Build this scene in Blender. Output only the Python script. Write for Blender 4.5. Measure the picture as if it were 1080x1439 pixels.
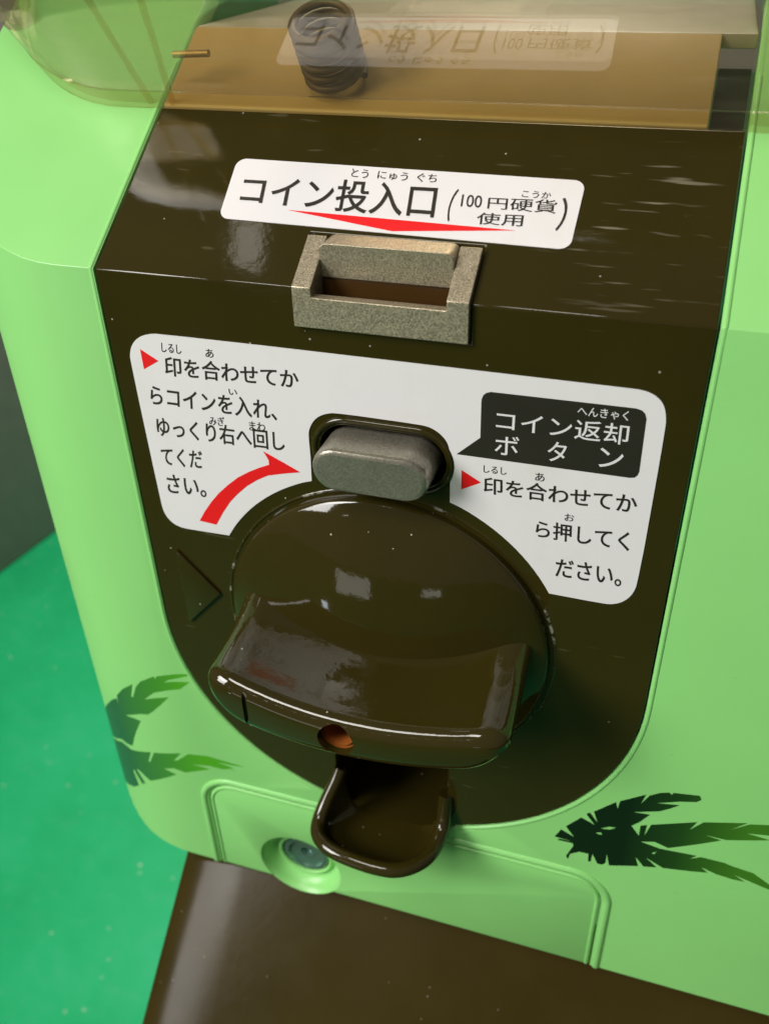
import bpy, bmesh, math, random
from mathutils import Vector, Matrix

random.seed(7)
for o in list(bpy.data.objects):
    bpy.data.objects.remove(o)
SC = bpy.context.scene
COL = SC.collection
K = 0.001                      # the model is written in millimetres

# ------------------------------------------------------------------ camera
cd = bpy.data.cameras.new('camera')
cam = bpy.data.objects.new('camera', cd)
COL.objects.link(cam)
CAMROT = [[0.951459, -0.154117, 0.266411], [0.30683, 0.542822, -0.781793], [-0.024126, 0.825586, 0.56376]]
CAMPOS = [56.43, -164.769, 66.676]
m = Matrix(CAMROT).to_4x4()
m.translation = Vector(CAMPOS) * K
cam.matrix_world = m
cd.sensor_fit = 'VERTICAL'
cd.sensor_height = 36.0
cd.lens = 32.05
cd.clip_start = 0.005
cd.clip_end = 60.0
cd.dof.use_dof = True
cd.dof.focus_distance = 0.200
cd.dof.aperture_fstop = 19.0
SC.camera = cam

# ------------------------------------------------------------------ light
W = bpy.data.worlds.new('World')
SC.world = W
W.use_nodes = True
bg = W.node_tree.nodes['Background']
bg.inputs['Color'].default_value = (1.0, 0.96, 0.90, 1)
bg.inputs['Strength'].default_value = 0.15


def area(name, loc, target, sx, sy, power, col, spread=180):
    ld = bpy.data.lights.new(name, 'AREA')
    ld.shape = 'RECTANGLE'
    ld.size, ld.size_y = sx, sy
    ld.energy = power
    ld.color = col
    ld.spread = math.radians(spread)
    o = bpy.data.objects.new(name, ld)
    COL.objects.link(o)
    o.location = loc
    o.rotation_euler = (Vector(target) - Vector(loc)).to_track_quat('-Z', 'Y').to_euler()
    return o


area('ceiling_light_key', (-0.98, -0.92, 0.78), (-0.12, 0, -0.08), 0.60, 0.45, 2.5, (1.0, 0.975, 0.93), 60)
area('fill_light_front', (-1.35, -1.35, 0.55), (0, 0, -0.12), 0.60, 0.45, 3.4, (1.0, 0.98, 0.96), 90)  # added fill lamp that brightens the front face and labels
area('display_lamp', (-0.60, -1.14, 0.17), (0, 0, -0.06), 0.04, 0.03, 0.03, (1.0, 0.98, 0.95))
area('fill_light_top', (-0.30, -0.70, 1.15), (-0.05, 0, -0.06), 0.46, 0.26, 1.05, (1.0, 0.96, 0.88), 70)  # extra lamp, added to lift the handle top and coin plate
area('ceiling_light_over', (-0.66, 0.05, 1.32), (0, 0, 0), 0.08, 0.05, 0.05, (1.0, 0.94, 0.82))
area('fill_light_back', (-0.15, 1.3, 1.2), (-0.75, 0.5, -0.75), 0.9, 0.6, 17.0, (1.0, 0.95, 0.88), 120)  # unseen lamp, added to brighten the floor and the cabinet side
area('ceiling_light_front', (-0.40, -1.38, 0.90), (0, 0, -0.2), 0.03, 0.09, 0.07, (1.0, 0.96, 0.92))
area('ceiling_light_front', (-0.31, -1.36, 0.97), (0, 0, -0.2), 0.03, 0.05, 0.05, (1.0, 0.96, 0.92))
area('display_lamp', (-0.46, -1.11, -0.34), (0, 0, -0.06), 0.26, 0.16, 0.26, (1.0, 0.97, 0.90))
area('display_lamp', (0.10, -1.11, -0.28), (0, 0, -0.06), 0.12, 0.05, 0.04, (1.0, 0.97, 0.90))
area('display_lamp', (-0.745, -1.11, -0.64), (0, 0, -0.08), 0.05, 0.08, 0.10, (0.85, 0.92, 1.0))
SC.view_settings.view_transform = 'Standard'
SC.view_settings.look = 'None'
SC.view_settings.exposure = -0.14
SC.view_settings.gamma = 1.0
SC.view_settings.use_curve_mapping = False
SC.render.engine = 'CYCLES'
SC.cycles.use_denoising = True
SC.cycles.max_bounces = 10
SC.cycles.transparent_max_bounces = 16
SC.cycles.caustics_reflective = False
SC.cycles.caustics_refractive = False

# ------------------------------------------------------------------ printed outlines (mm on their surface)
TOP_TEXT = [('コイン投入口', [(-37.43, 27.5), (-36.41, 19.61), (7.26, 19.26), (6.34, 28.06)]), ('100', [(11.83, 25.9), (12.11, 22.82), (16.41, 22.8), (16.08, 25.85)]), ('円硬貨', [(17.34, 25.67), (17.65, 22.72), (31.5, 22.57), (31.27, 25.92)]), ('使用', [(15.89, 21.65), (16.2, 18.73), (25.51, 18.91), (25.31, 21.88)]), ('とう', [(-13.38, 30.87), (-13.03, 28.61), (-9.26, 28.48), (-9.52, 30.74)]), ('にゅう', [(-7.44, 30.68), (-7.22, 28.53), (-0.58, 28.33), (-0.72, 30.56)]), ('ぐち', [(1.27, 30.69), (1.5, 28.38), (5.71, 28.4), (5.53, 30.6)]), ('こうか', [(23.94, 27.85), (23.98, 26.09), (29.77, 26.08), (29.77, 27.74)]), ('（', [(9.84, 27.17), (9.62, 19.09), (10.61, 18.8), (10.94, 27.16)]), ('）', [(32.17, 26.63), (32.01, 18.49), (33.32, 18.43), (33.79, 26.58)])]
TOP_RED = [(-24.88, 18.96), (-0.63, 15.51), (24.45, 17.91)]
TOP_LABEL = [(-40.64, 31.98), (36.02, 31.14), (35.67, 14.32), (-39.95, 15.61)]
LEFT_TEXT = [('印を合わせてか', [(-50.97, -18.89), (-51.52, -23.86), (-18.52, -22.96), (-18.37, -18.37)]), ('らコインを入れ、', [(-56.09, -26.78), (-56.83, -32.02), (-24.55, -31.74), (-24.21, -26.71)]), ('ゆっくり右へ回し', [(-56.07, -34.97), (-56.64, -40.43), (-23.34, -39.56), (-23.18, -34.34)]), ('てくだ', [(-56.38, -43.4), (-57.0, -48.73), (-45.62, -47.98), (-45.18, -42.75)]), ('さい。', [(-56.14, -51.06), (-56.79, -56.81), (-45.88, -56.24), (-45.39, -50.58)]), ('しるし', [(-51.14, -15.72), (-51.39, -17.98), (-46.4, -17.95), (-46.19, -15.71)]), ('あ', [(-40.19, -15.89), (-40.42, -17.97), (-38.48, -17.98), (-38.26, -15.9)]), ('い', [(-35.81, -25.14), (-35.85, -26.63), (-33.8, -26.6), (-33.77, -25.12)]), ('みぎ', [(-41.82, -32.94), (-41.99, -35.31), (-38.06, -35.08), (-37.9, -32.64)]), ('まわ', [(-31.68, -32.78), (-31.8, -35.2), (-27.82, -35.04), (-27.72, -32.63)])]
LEFT_RED_TRIANGLE = [(-56.94, -17.97), (-52.67, -20.39), (-56.9, -22.95)]
RED_ARROW = [(-48.96, -63.87), (-47.09, -60.7), (-44.78, -57.41), (-42.28, -54.34), (-39.5, -51.55), (-36.53, -48.88), (-33.42, -46.78), (-30.41, -45.09), (-27.83, -43.85), (-27.79, -42.67), (-28.34, -41.51), (-28.97, -40.37), (-24.12, -42.61), (-19.99, -44.62), (-24.41, -45.73), (-28.49, -46.96), (-31.51, -48.77), (-34.35, -50.94), (-37.14, -53.71), (-39.43, -56.34), (-41.9, -60.03), (-44.3, -64.19)]
RIGHT_TEXT = [('印を合わせてか', [(23.14, -38.39), (23.31, -42.7), (55.82, -42.18), (55.4, -37.41)]), ('ら押してく', [(35.14, -47.54), (35.31, -52.12), (55.48, -51.94), (55.05, -46.81)]), ('ださい。', [(40.28, -56.91), (40.4, -62.01), (54.92, -61.78), (54.57, -56.43)]), ('しるし', [(23.04, -35.58), (23.11, -37.4), (28.06, -37.23), (28.03, -35.42)]), ('あ', [(34.09, -35.56), (34.23, -37.59), (36.19, -37.58), (36.1, -35.46)]), ('お', [(41.11, -44.69), (41.2, -46.56), (43.25, -46.52), (43.14, -44.65)])]
RIGHT_RED_TRIANGLE = [(18.23, -37.63), (22.63, -40.09), (18.28, -42.64)]
CALLOUT = [(22.0, -21.02), (22.03, -19.96), (22.34, -19.02), (22.94, -18.42), (23.88, -18.07), (52.57, -17.84), (53.73, -18.11), (54.43, -18.73), (54.83, -19.83), (55.02, -31.89), (54.81, -32.79), (54.3, -33.43), (53.41, -33.66), (17.05, -33.83), (22.08, -29.01)]
CALLOUT_TEXT = [('コイン返却', [(25.28, -21.94), (25.28, -26.48), (51.97, -26.21), (51.91, -21.58)]), ('ボ', [(25.2, -27.75), (25.27, -32.45), (30.39, -32.19), (30.32, -27.6)]), ('タ', [(36.26, -27.56), (36.35, -32.27), (40.29, -32.11), (40.15, -27.42)]), ('ン', [(46.65, -27.49), (46.87, -31.99), (51.74, -31.81), (51.46, -27.35)]), ('へんきゃく', [(41.47, -18.79), (41.53, -20.85), (51.42, -20.76), (51.41, -18.58)])]
STICKER = [(-51.02, -13.61), (-54.72, -14.19), (-57.11, -15.31), (-58.84, -17.05), (-59.85, -19.26), (-60.11, -21.42), (-59.33, -59.97), (-58.98, -63.62), (-57.17, -66.16), (-54.67, -67.13), (-52.03, -67.17), (-41.16, -66.94), (-39.99, -64.97), (-38.72, -63.07), (-37.36, -61.23), (-35.9, -59.46), (-34.37, -57.77), (-32.75, -56.15), (-31.05, -54.62), (-29.28, -53.17), (-27.44, -51.81), (-25.53, -50.55), (-23.56, -49.38), (-21.54, -48.31), (-19.47, -47.34), (-17.3, -46.57), (-17.1, -39.96), (-17.18, -34.36), (-16.95, -33.01), (-16.39, -31.62), (-15.47, -30.18), (-14.16, -29.01), (-12.37, -28.16), (-10.13, -27.67), (8.59, -27.83), (10.87, -28.08), (12.58, -28.83), (14.1, -30.06), (15.06, -31.47), (15.54, -33.22), (15.73, -35.12), (15.77, -46.55), (17.95, -47.32), (20.02, -48.31), (22.04, -49.42), (24.0, -50.62), (25.9, -51.91), (27.73, -53.3), (29.5, -54.78), (31.18, -56.34), (32.79, -57.99), (34.31, -59.71), (35.74, -61.51), (37.08, -63.37), (38.33, -65.3), (39.48, -67.29), (51.41, -67.45), (53.74, -67.21), (55.94, -65.97), (57.65, -63.52), (58.39, -59.73), (58.64, -21.85), (58.39, -18.74), (57.57, -16.23), (55.89, -14.63), (53.66, -13.87), (51.39, -13.79)]
FEATHER_RIGHT = [(47.69, -153.22), (49.2, -149.45), (52.92, -151.4), (50.33, -147.66), (54.01, -142.45), (57.75, -144.15), (55.19, -140.53), (56.08, -139.59), (58.45, -143.01), (57.03, -138.8), (62.15, -133.01), (62.87, -135.5), (63.12, -132.23), (69.14, -127.41), (68.33, -131.38), (70.02, -127.49), (72.3, -125.62), (74.53, -124.65), (75.14, -125.38), (75.5, -124.45), (81.67, -123.32), (82.29, -124.68), (81.35, -125.9), (77.32, -127.23), (72.12, -129.73), (77.62, -128.5), (75.78, -130.4), (73.28, -132.58), (66.91, -135.32), (71.11, -134.73), (68.91, -138.7), (67.09, -140.95), (69.48, -144.27), (69.35, -139.99), (70.92, -139.12), (70.79, -143.74), (71.9, -138.65), (82.71, -133.37), (81.37, -136.99), (84.24, -132.86), (94.22, -129.33), (90.78, -133.29), (94.75, -129.6), (99.29, -128.16), (102.82, -127.99), (102.96, -130.93), (100.08, -132.08), (94.71, -133.23), (100.41, -133.76), (96.59, -135.38), (90.57, -137.64), (85.28, -137.64), (89.42, -138.27), (83.74, -142.27), (77.35, -146.36), (73.75, -145.19), (70.19, -146.44), (75.39, -147.43), (84.71, -146.68), (83.2, -148.64), (85.77, -146.77), (91.69, -146.85), (93.57, -147.37), (99.04, -148.13), (103.95, -151.35), (107.88, -154.58), (104.34, -153.26), (101.95, -152.69), (94.68, -150.65), (97.84, -152.51), (94.79, -152.67), (90.58, -152.24), (86.44, -150.86), (88.44, -152.53), (84.51, -153.58), (77.29, -155.21), (72.34, -152.55), (75.62, -155.56), (72.34, -156.68), (69.73, -153.36), (70.91, -157.01), (63.34, -159.94), (62.24, -155.1), (62.3, -159.25), (61.52, -160.34), (60.18, -160.43), (58.49, -156.66), (58.31, -160.47), (57.61, -160.29), (57.41, -157.1), (54.87, -157.22), (52.49, -159.14), (52.13, -161.64), (51.46, -160.51), (53.09, -155.17), (52.78, -154.2), (48.64, -154.39), (48.87, -153.66), (52.53, -153.38)]
FEATHER_RIGHT_SLITS = [[(59.47, -144.97), (61.74, -143.38), (63.34, -143.19), (61.88, -144.56)], [(58.44, -147.14), (59.81, -146.6), (60.12, -147.46), (59.21, -147.64)], [(73.6, -149.95), (74.79, -148.84), (74.19, -150.33)]]
FEATHER_LEFT_UPPER = [(-112.0, -163.63), (-96.84, -146.77), (-93.26, -143.64), (-93.34, -147.09), (-92.21, -141.54), (-87.89, -136.24), (-82.87, -131.75), (-84.85, -138.11), (-83.77, -137.58), (-81.54, -132.34), (-79.22, -129.15), (-73.92, -125.37), (-73.59, -126.18), (-72.61, -124.89), (-66.62, -122.45), (-60.11, -120.47), (-62.77, -122.26), (-69.08, -125.51), (-70.81, -127.01), (-67.16, -125.56), (-61.77, -124.33), (-65.7, -128.32), (-69.87, -129.94), (-75.28, -132.55), (-79.5, -136.86), (-75.75, -135.04), (-70.16, -132.96), (-73.66, -137.22), (-79.22, -143.35), (-82.56, -144.55), (-90.51, -149.4), (-86.5, -148.34), (-83.24, -148.07), (-86.84, -154.86), (-91.07, -164.29), (-94.14, -165.36), (-97.33, -165.7), (-112.08, -176.96)]
FEATHER_LEFT_LOWER = [(-112.04, -177.94), (-97.99, -167.51), (-92.23, -167.01), (-82.29, -162.1), (-84.4, -167.86), (-83.41, -167.31), (-80.71, -161.54), (-70.2, -158.0), (-73.58, -162.56), (-72.19, -162.09), (-67.54, -157.46), (-60.73, -156.2), (-47.85, -156.89), (-52.4, -157.57), (-57.94, -157.83), (-51.82, -158.93), (-55.82, -160.64), (-60.89, -160.67), (-67.27, -162.15), (-64.18, -162.13), (-60.62, -162.29), (-70.16, -167.12), (-74.24, -166.42), (-78.34, -168.18), (-73.68, -169.26), (-85.82, -178.1), (-90.91, -175.94), (-92.32, -176.82), (-89.05, -181.49), (-90.99, -183.27), (-94.03, -178.51), (-95.17, -179.41), (-93.83, -186.22), (-97.21, -189.84), (-111.81, -200.65)]

# ------------------------------------------------------------------ helpers
SD, SH = 37.9, 25.9                                   # the sloping top panel: 37.9 back, 25.9 up
SL = math.hypot(SD, SH)
TS = Vector((0, SD / SL, SH / SL))
NS = Vector((0, -SH / SL, SD / SL))
SLOPE = SH / SD


def on_front(x, z, off=0.0):
    return Vector((x, -off, z))


def on_slope(x, s, off=0.0):
    return Vector((x, 0, 0)) + TS * s + NS * off


ORIGIN = {}


def obj(name, bm, mat, parent=None, smooth=None, mods=None):
    """link a bmesh (millimetres, world) as ONE mesh object with its origin at its own middle"""
    me = bpy.data.meshes.new(name)
    bmesh.ops.recalc_face_normals(bm, faces=bm.faces)
    bm.to_mesh(me)
    bm.free()
    if mods:
        me = cook(me, mods)
    lo = [min(v.co[i] for v in me.vertices) for i in range(3)]
    hi = [max(v.co[i] for v in me.vertices) for i in range(3)]
    c = Vector([(lo[i] + hi[i]) / 2 for i in range(3)])
    for v in me.vertices:
        v.co = (v.co - c) * K
    me.update()
    if smooth is not None:
        shade(me, smooth)
    me.name = name
    me.materials.clear()
    me.materials.append(mat)
    o = bpy.data.objects.new(name, me)
    COL.objects.link(o)
    ORIGIN[o.name] = c * K
    if parent is not None:
        o.parent = parent
        o.location = c * K - ORIGIN[parent.name]
    else:
        o.location = c * K
    return o


def shade(me, deg):
    bm = bmesh.new()
    bm.from_mesh(me)
    lim = math.radians(deg)
    for f in bm.faces:
        f.smooth = True
    for e in bm.edges:
        e.smooth = not (len(e.link_faces) != 2 or e.calc_face_angle(0) > lim)
    bm.to_mesh(me)
    bm.free()


def cook(me, mods):
    """run modifiers through the depsgraph: list of (type, settings)"""
    o = bpy.data.objects.new('cook', me)
    COL.objects.link(o)
    tmp = []
    for kind, st in mods:
        md = o.modifiers.new(kind, kind)
        for k, v in st.items():
            if isinstance(v, bmesh.types.BMesh):
                m2 = bpy.data.meshes.new('cutter')
                bmesh.ops.recalc_face_normals(v, faces=v.faces)
                v.to_mesh(m2)
                v.free()
                v = bpy.data.objects.new('cutter', m2)
                COL.objects.link(v)
                tmp.append(v)
            setattr(md, k, v)
    dg = bpy.context.evaluated_depsgraph_get()
    dg.update()
    new = bpy.data.meshes.new_from_object(o.evaluated_get(dg), preserve_all_data_layers=True, depsgraph=dg)
    for t in tmp:
        bpy.data.objects.remove(t)
    bpy.data.objects.remove(o)
    return new


def cook_bm(bm, mods):
    bmesh.ops.recalc_face_normals(bm, faces=bm.faces)
    me = bpy.data.meshes.new('cook')
    bm.to_mesh(me)
    bm.free()
    out = bmesh.new()
    out.from_mesh(cook(me, mods))
    return out


def cut(bm):
    return ('BOOLEAN', {'operation': 'DIFFERENCE', 'solver': 'EXACT', 'object': bm})


def bevel(w, seg=3, ang=35):
    return ('BEVEL', {'width': w, 'segments': seg, 'limit_method': 'ANGLE', 'angle_limit': math.radians(ang),
                      'miter_outer': 'MITER_ARC', 'use_clamp_overlap': True})


def flat_big(o, area):
    """plane faces stay exactly flat, the small rounding strips between them are smooth"""
    for f in o.data.polygons:
        f.use_smooth = f.area < area * K * K


WN = ('WEIGHTED_NORMAL', {'weight': 90, 'keep_sharp': True})


def prism(bm, pts, f0, f1):
    """closed solid between two mappings of one 2-D outline"""
    a = [bm.verts.new(f0(*p)) for p in pts]
    b = [bm.verts.new(f1(*p)) for p in pts]
    n = len(pts)
    bm.faces.new(a)
    bm.faces.new(b[::-1])
    for i in range(n):
        j = (i + 1) % n
        bm.faces.new((a[i], b[i], b[j], a[j]))
    return bm


def box(bm, x0, x1, y0, y1, z0, z1):
    return prism(bm, [(x0, z0), (x1, z0), (x1, z1), (x0, z1)], lambda x, z: Vector((x, y0, z)), lambda x, z: Vector((x, y1, z)))


def sweep(bm, path, r, seg=10, closed=False, caps=True):
    """round bar along a polyline of Vectors; r a number or one per point"""
    n = len(path)
    rings = []
    up = None
    for i, p in enumerate(path):
        a = path[(i - 1) % n] if (closed or i) else p
        b = path[(i + 1) % n] if (closed or i < n - 1) else p
        t = (b - a).normalized()
        if up is None:
            up = t.orthogonal().normalized()
        up = (up - t * up.dot(t)).normalized()
        s = t.cross(up)
        rr = r[i] if isinstance(r, (list, tuple)) else r
        rings.append([bm.verts.new(p + (up * math.cos(2 * math.pi * k / seg) + s * math.sin(2 * math.pi * k / seg)) * rr) for k in range(seg)])
    m = n if closed else n - 1
    for i in range(m):
        A, B = rings[i], rings[(i + 1) % n]
        for k in range(seg):
            bm.faces.new((A[k], A[(k + 1) % seg], B[(k + 1) % seg], B[k]))
    if caps and not closed:
        bm.faces.new(rings[0][::-1])
        bm.faces.new(rings[-1])
    return bm


def lathe(bm, prof, cx, cz, seg=72, cap0=False, cap1=False, axis='y'):
    """profile of (radius, y) turned about an axis parallel to y through (cx, cz)"""
    rings = []
    for r, y in prof:
        if r < 1e-6:
            rings.append([bm.verts.new((cx, y, cz))])
        else:
            rings.append([bm.verts.new((cx + r * math.cos(2 * math.pi * k / seg), y, cz + r * math.sin(2 * math.pi * k / seg))) for k in range(seg)])
    for A, B in zip(rings, rings[1:]):
        for k in range(seg):
            j = (k + 1) % seg
            if len(A) == 1 and len(B) == 1:
                continue
            if len(A) == 1:
                bm.faces.new((A[0], B[k], B[j]))
            elif len(B) == 1:
                bm.faces.new((A[k], A[j], B[0]))
            else:
                bm.faces.new((A[k], A[j], B[j], B[k]))
    if cap0 and len(rings[0]) > 1:
        bm.faces.new(rings[0])
    if cap1 and len(rings[-1]) > 1:
        bm.faces.new(rings[-1])
    return bm


def arc(cx, cy, r, a0, a1, n):
    return [(cx + r * math.cos(math.radians(a0 + (a1 - a0) * i / n)), cy + r * math.sin(math.radians(a0 + (a1 - a0) * i / n))) for i in range(n + 1)]


def round_poly(pts, r, n=6):
    out = []
    N = len(pts)
    for i in range(N):
        p, a, b = Vector(pts[i]), Vector(pts[i - 1]), Vector(pts[(i + 1) % N])
        u, v = (a - p).normalized(), (b - p).normalized()
        ang = math.acos(max(-1, min(1, u.dot(v))))
        d = r / math.tan(ang / 2)
        c = p + (u + v).normalized() * (r / math.sin(ang / 2))
        s, e = p + u * d, p + v * d
        a0 = math.atan2(s.y - c.y, s.x - c.x)
        a1 = math.atan2(e.y - c.y, e.x - c.x)
        da = (a1 - a0 + math.pi) % (2 * math.pi) - math.pi
        out += [(c.x + r * math.cos(a0 + da * k / n), c.y + r * math.sin(a0 + da * k / n)) for k in range(n + 1)]
    return out


def offset(path, d):
    """open 2-D path moved sideways by d (to its left)"""
    out = []
    for i, p in enumerate(path):
        a = path[max(i - 1, 0)]
        b = path[min(i + 1, len(path) - 1)]
        t = (Vector(b) - Vector(a)).normalized()
        out.append((p[0] - t.y * d, p[1] + t.x * d))
    return out


def stadium(cx, cz, hw, r, n=14):
    """half width hw, corner radius r (height 2r)"""
    return arc(cx + hw - r, cz, r, -90, 90, n) + arc(cx - hw + r, cz, r, 90, 270, n)


# ------------------------------------------------------------------ materials
def mat(name):
    mt = bpy.data.materials.new(name)
    mt.use_nodes = True
    nt = mt.node_tree
    p = nt.nodes['Principled BSDF']
    return mt, nt, p


def node(nt, kind, **kw):
    n = nt.nodes.new(kind)
    for k, v in kw.items():
        if k.startswith('i_'):
            n.inputs[k[2:].replace('_', ' ')].default_value = v
        else:
            setattr(n, k, v)
    return n


def coords(nt, scale=(1, 1, 1)):
    tc = node(nt, 'ShaderNodeTexCoord')
    mp = node(nt, 'ShaderNodeMapping')
    mp.inputs['Scale'].default_value = scale
    nt.links.new(tc.outputs['Object'], mp.inputs['Vector'])
    return mp.outputs['Vector']


def noise(nt, vec, scale, detail=3.0, rough=0.5):
    n = node(nt, 'ShaderNodeTexNoise')
    n.inputs['Scale'].default_value = scale
    n.inputs['Detail'].default_value = detail
    n.inputs['Roughness'].default_value = rough
    nt.links.new(vec, n.inputs['Vector'])
    return n.outputs['Fac']


def ramp(nt, fac, stops):
    r = node(nt, 'ShaderNodeValToRGB')
    e = r.color_ramp.elements
    while len(e) < len(stops):
        e.new(0.5)
    for el, (p, c) in zip(e, stops):
        el.position = p
        el.color = c if len(c) == 4 else (*c, 1)
    nt.links.new(fac, r.inputs['Fac'])
    return r.outputs['Color']


def g(v):
    return (v, v, v, 1)


def mix(nt, fac, a, b):
    n = node(nt, 'ShaderNodeMix', data_type='RGBA')
    for s, v in ((n.inputs[0], fac), (n.inputs[6], a), (n.inputs[7], b)):
        if hasattr(v, 'is_output'):
            nt.links.new(v, s)
        else:
            s.default_value = v if not isinstance(v, tuple) or len(v) == 4 else (*v, 1)
    return n.outputs[2]


def bump(nt, p, h, strength, dist=0.0005, base=None):
    b = node(nt, 'ShaderNodeBump')
    b.inputs['Strength'].default_value = strength
    b.inputs['Distance'].default_value = dist
    nt.links.new(h, b.inputs['Height'])
    if base is not None:
        nt.links.new(base, b.inputs['Normal'])
    nt.links.new(b.outputs['Normal'], p.inputs['Normal'])
    return b.outputs['Normal']


def specks(nt, vec, scale, size, rare=0.72):
    """sparse dust: 1 on small dots"""
    v = node(nt, 'ShaderNodeTexVoronoi')
    v.inputs['Scale'].default_value = scale
    nt.links.new(vec, v.inputs['Vector'])
    lt = node(nt, 'ShaderNodeMath', operation='LESS_THAN')
    lt.inputs[1].default_value = size
    nt.links.new(v.outputs['Distance'], lt.inputs[0])
    sx = node(nt, 'ShaderNodeSeparateColor')
    nt.links.new(v.outputs['Color'], sx.inputs[0])
    gt = node(nt, 'ShaderNodeMath', operation='GREATER_THAN')
    gt.inputs[1].default_value = rare
    nt.links.new(sx.outputs[0], gt.inputs[0])
    ml = node(nt, 'ShaderNodeMath', operation='MULTIPLY')
    nt.links.new(lt.outputs[0], ml.inputs[0])
    nt.links.new(gt.outputs[0], ml.inputs[1])
    return ml.outputs[0]


def plastic(name, col, rough, peel=0.05, dust=0.5, var=0.06, rvar=0.06, spec=0.5):
    mt, nt, p = mat(name)
    vec = coords(nt)
    n1 = noise(nt, vec, 35, 4)
    c2 = tuple(max(0, c * (1 - var * 2)) for c in col)
    base = ramp(nt, n1, [(0.3, (*c2, 1)), (0.7, (*col, 1))])
    if dust:
        sp = specks(nt, vec, 210, 0.05, 0.55)
        d = node(nt, 'ShaderNodeMath', operation='MULTIPLY')
        d.inputs[1].default_value = dust
        nt.links.new(sp, d.inputs[0])
        base = mix(nt, d.outputs[0], base, (0.5, 0.47, 0.4, 1))
    nt.links.new(base, p.inputs['Base Color'])
    n2 = noise(nt, vec, 90, 5, 0.65)
    rr = ramp(nt, n2, [(0.3, g(max(0.02, rough - rvar))), (0.75, g(rough + rvar))])
    nt.links.new(rr, p.inputs['Roughness'])
    p.inputs['Specular IOR Level'].default_value = spec
    n3 = noise(nt, vec, 420, 2)
    bump(nt, p, n3, peel, 0.0004)
    return mt


M = {}
M['green'] = plastic('green_plastic', (0.268, 0.655, 0.195), 0.36, 0.03, 0.0, 0.02)
M['brown'] = plastic('dark_brown_gloss_plastic', (0.032, 0.0245, 0.0038), 0.07, 0.05, 0.6, 0.08, 0.02)
M['brown_dial'] = plastic('dark_brown_dial_plastic', (0.032, 0.0245, 0.0038), 0.06, 0.06, 0.8, 0.08, 0.02)
M['brown_hood'] = plastic('brown_hood_plastic', (0.043, 0.030, 0.0055), 0.22, 0.06, 0.35, 0.10, 0.03, 0.12)
M['pale'] = plastic('pale_deck_plastic', (0.42, 0.42, 0.33), 0.4, 0.05, 0.0)
M['black'] = plastic('black_plastic', (0.006, 0.006, 0.005), 0.4, 0.05, 0.2)
M['grey'] = plastic('charcoal_board', (0.27, 0.20, 0.20), 0.5, 0.05, 0.0)
M['label'] = plastic('white_label_film', (0.775, 0.755, 0.765), 0.38, 0.02, 0.0, 0.01)
M['ink'] = plastic('black_ink', (0.022, 0.018, 0.012), 0.4, 0.0, 0.0)
M['red'] = plastic('red_ink', (0.80, 0.004, 0.008), 0.4, 0.0, 0.0, 0.02)
M['gold'] = plastic('amber_plate', (0.54, 0.405, 0.16), 0.5, 0.04, 0.0, 0.06, 0.06, 0.2)
M['orange'] = plastic('orange_brown_sleeve', (0.30, 0.09, 0.018), 0.22, 0.3, 0.0, 0.35)
M['brass'] = plastic('brass', (0.42, 0.30, 0.11), 0.5, 0.05, 0.0)
M['brass'].node_tree.nodes['Principled BSDF'].inputs['Metallic'].default_value = 1.0
M['steel'] = plastic('dark_steel', (0.15, 0.115, 0.065), 0.6, 0.05, 0.0)
M['steel'].node_tree.nodes['Principled BSDF'].inputs['Metallic'].default_value = 0.8
M['gate'] = plastic('amber_brown_gate', (0.06, 0.028, 0.007), 0.25, 0.05, 0.0)
M['lockglass'] = plastic('dark_green_lock_face', (0.15, 0.28, 0.22), 0.2, 0.02, 0.0)
M['lockglass'].node_tree.nodes['Principled BSDF'].inputs['Metallic'].default_value = 0.6


def math_(nt, op, a, b):
    n = node(nt, 'ShaderNodeMath', operation=op)
    for s_, v in zip(n.inputs, (a, b)):
        if hasattr(v, 'is_output'):
            nt.links.new(v, s_)
        else:
            s_.default_value = v
    return n.outputs[0]


def near(nt, centre, radius):
    tc = node(nt, 'ShaderNodeTexCoord')
    d = node(nt, 'ShaderNodeVectorMath', operation='DISTANCE')
    nt.links.new(tc.outputs['Object'], d.inputs[0])
    d.inputs[1].default_value = centre
    mr = node(nt, 'ShaderNodeMapRange')
    mr.inputs[1].default_value, mr.inputs[2].default_value = radius, radius * 0.4
    nt.links.new(d.outputs['Value'], mr.inputs[0])
    return mr.outputs[0]


def over_base(nt, p, fac, col, rough=None):
    """lay a mark with its own shape over a finished plastic"""
    for sock, v in ((p.inputs['Base Color'], col), (p.inputs['Roughness'], rough)):
        if v is None:
            continue
        old = sock.links[0].from_socket
        nt.links.new(mix(nt, fac, old, v), sock)


M['brown_panel'] = plastic('dark_brown_panel_plastic', (0.032, 0.0245, 0.0038), 0.06, 0.03, 0.6, 0.08, 0.012, 0.36)
nt = M['brown_panel'].node_tree
p = nt.nodes['Principled BSDF']
tc = node(nt, 'ShaderNodeTexCoord')
mp = node(nt, 'ShaderNodeMapping')
mp.inputs['Rotation'].default_value = (0, 0.10, 0)
mp.inputs['Scale'].default_value = (55, 700, 900)
nt.links.new(tc.outputs['Object'], mp.inputs['Vector'])
sc = ramp(nt, noise(nt, mp.outputs['Vector'], 1.0, 2, 0.5), [(0.63, g(0)), (0.70, g(1))])
patch = near(nt, (0.050, -0.006, 0.080), 0.024)
fac = math_(nt, 'MULTIPLY', math_(nt, 'MULTIPLY', sc, patch), 0.55)
over_base(nt, p, fac, (0.30, 0.27, 0.19, 1), g(0.45))
mp2 = node(nt, 'ShaderNodeMapping')
mp2.inputs['Rotation'].default_value = (0.3, 0.5, 0.2)
mp2.inputs['Scale'].default_value = (90, 500, 800)
nt.links.new(tc.outputs['Object'], mp2.inputs['Vector'])
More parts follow.
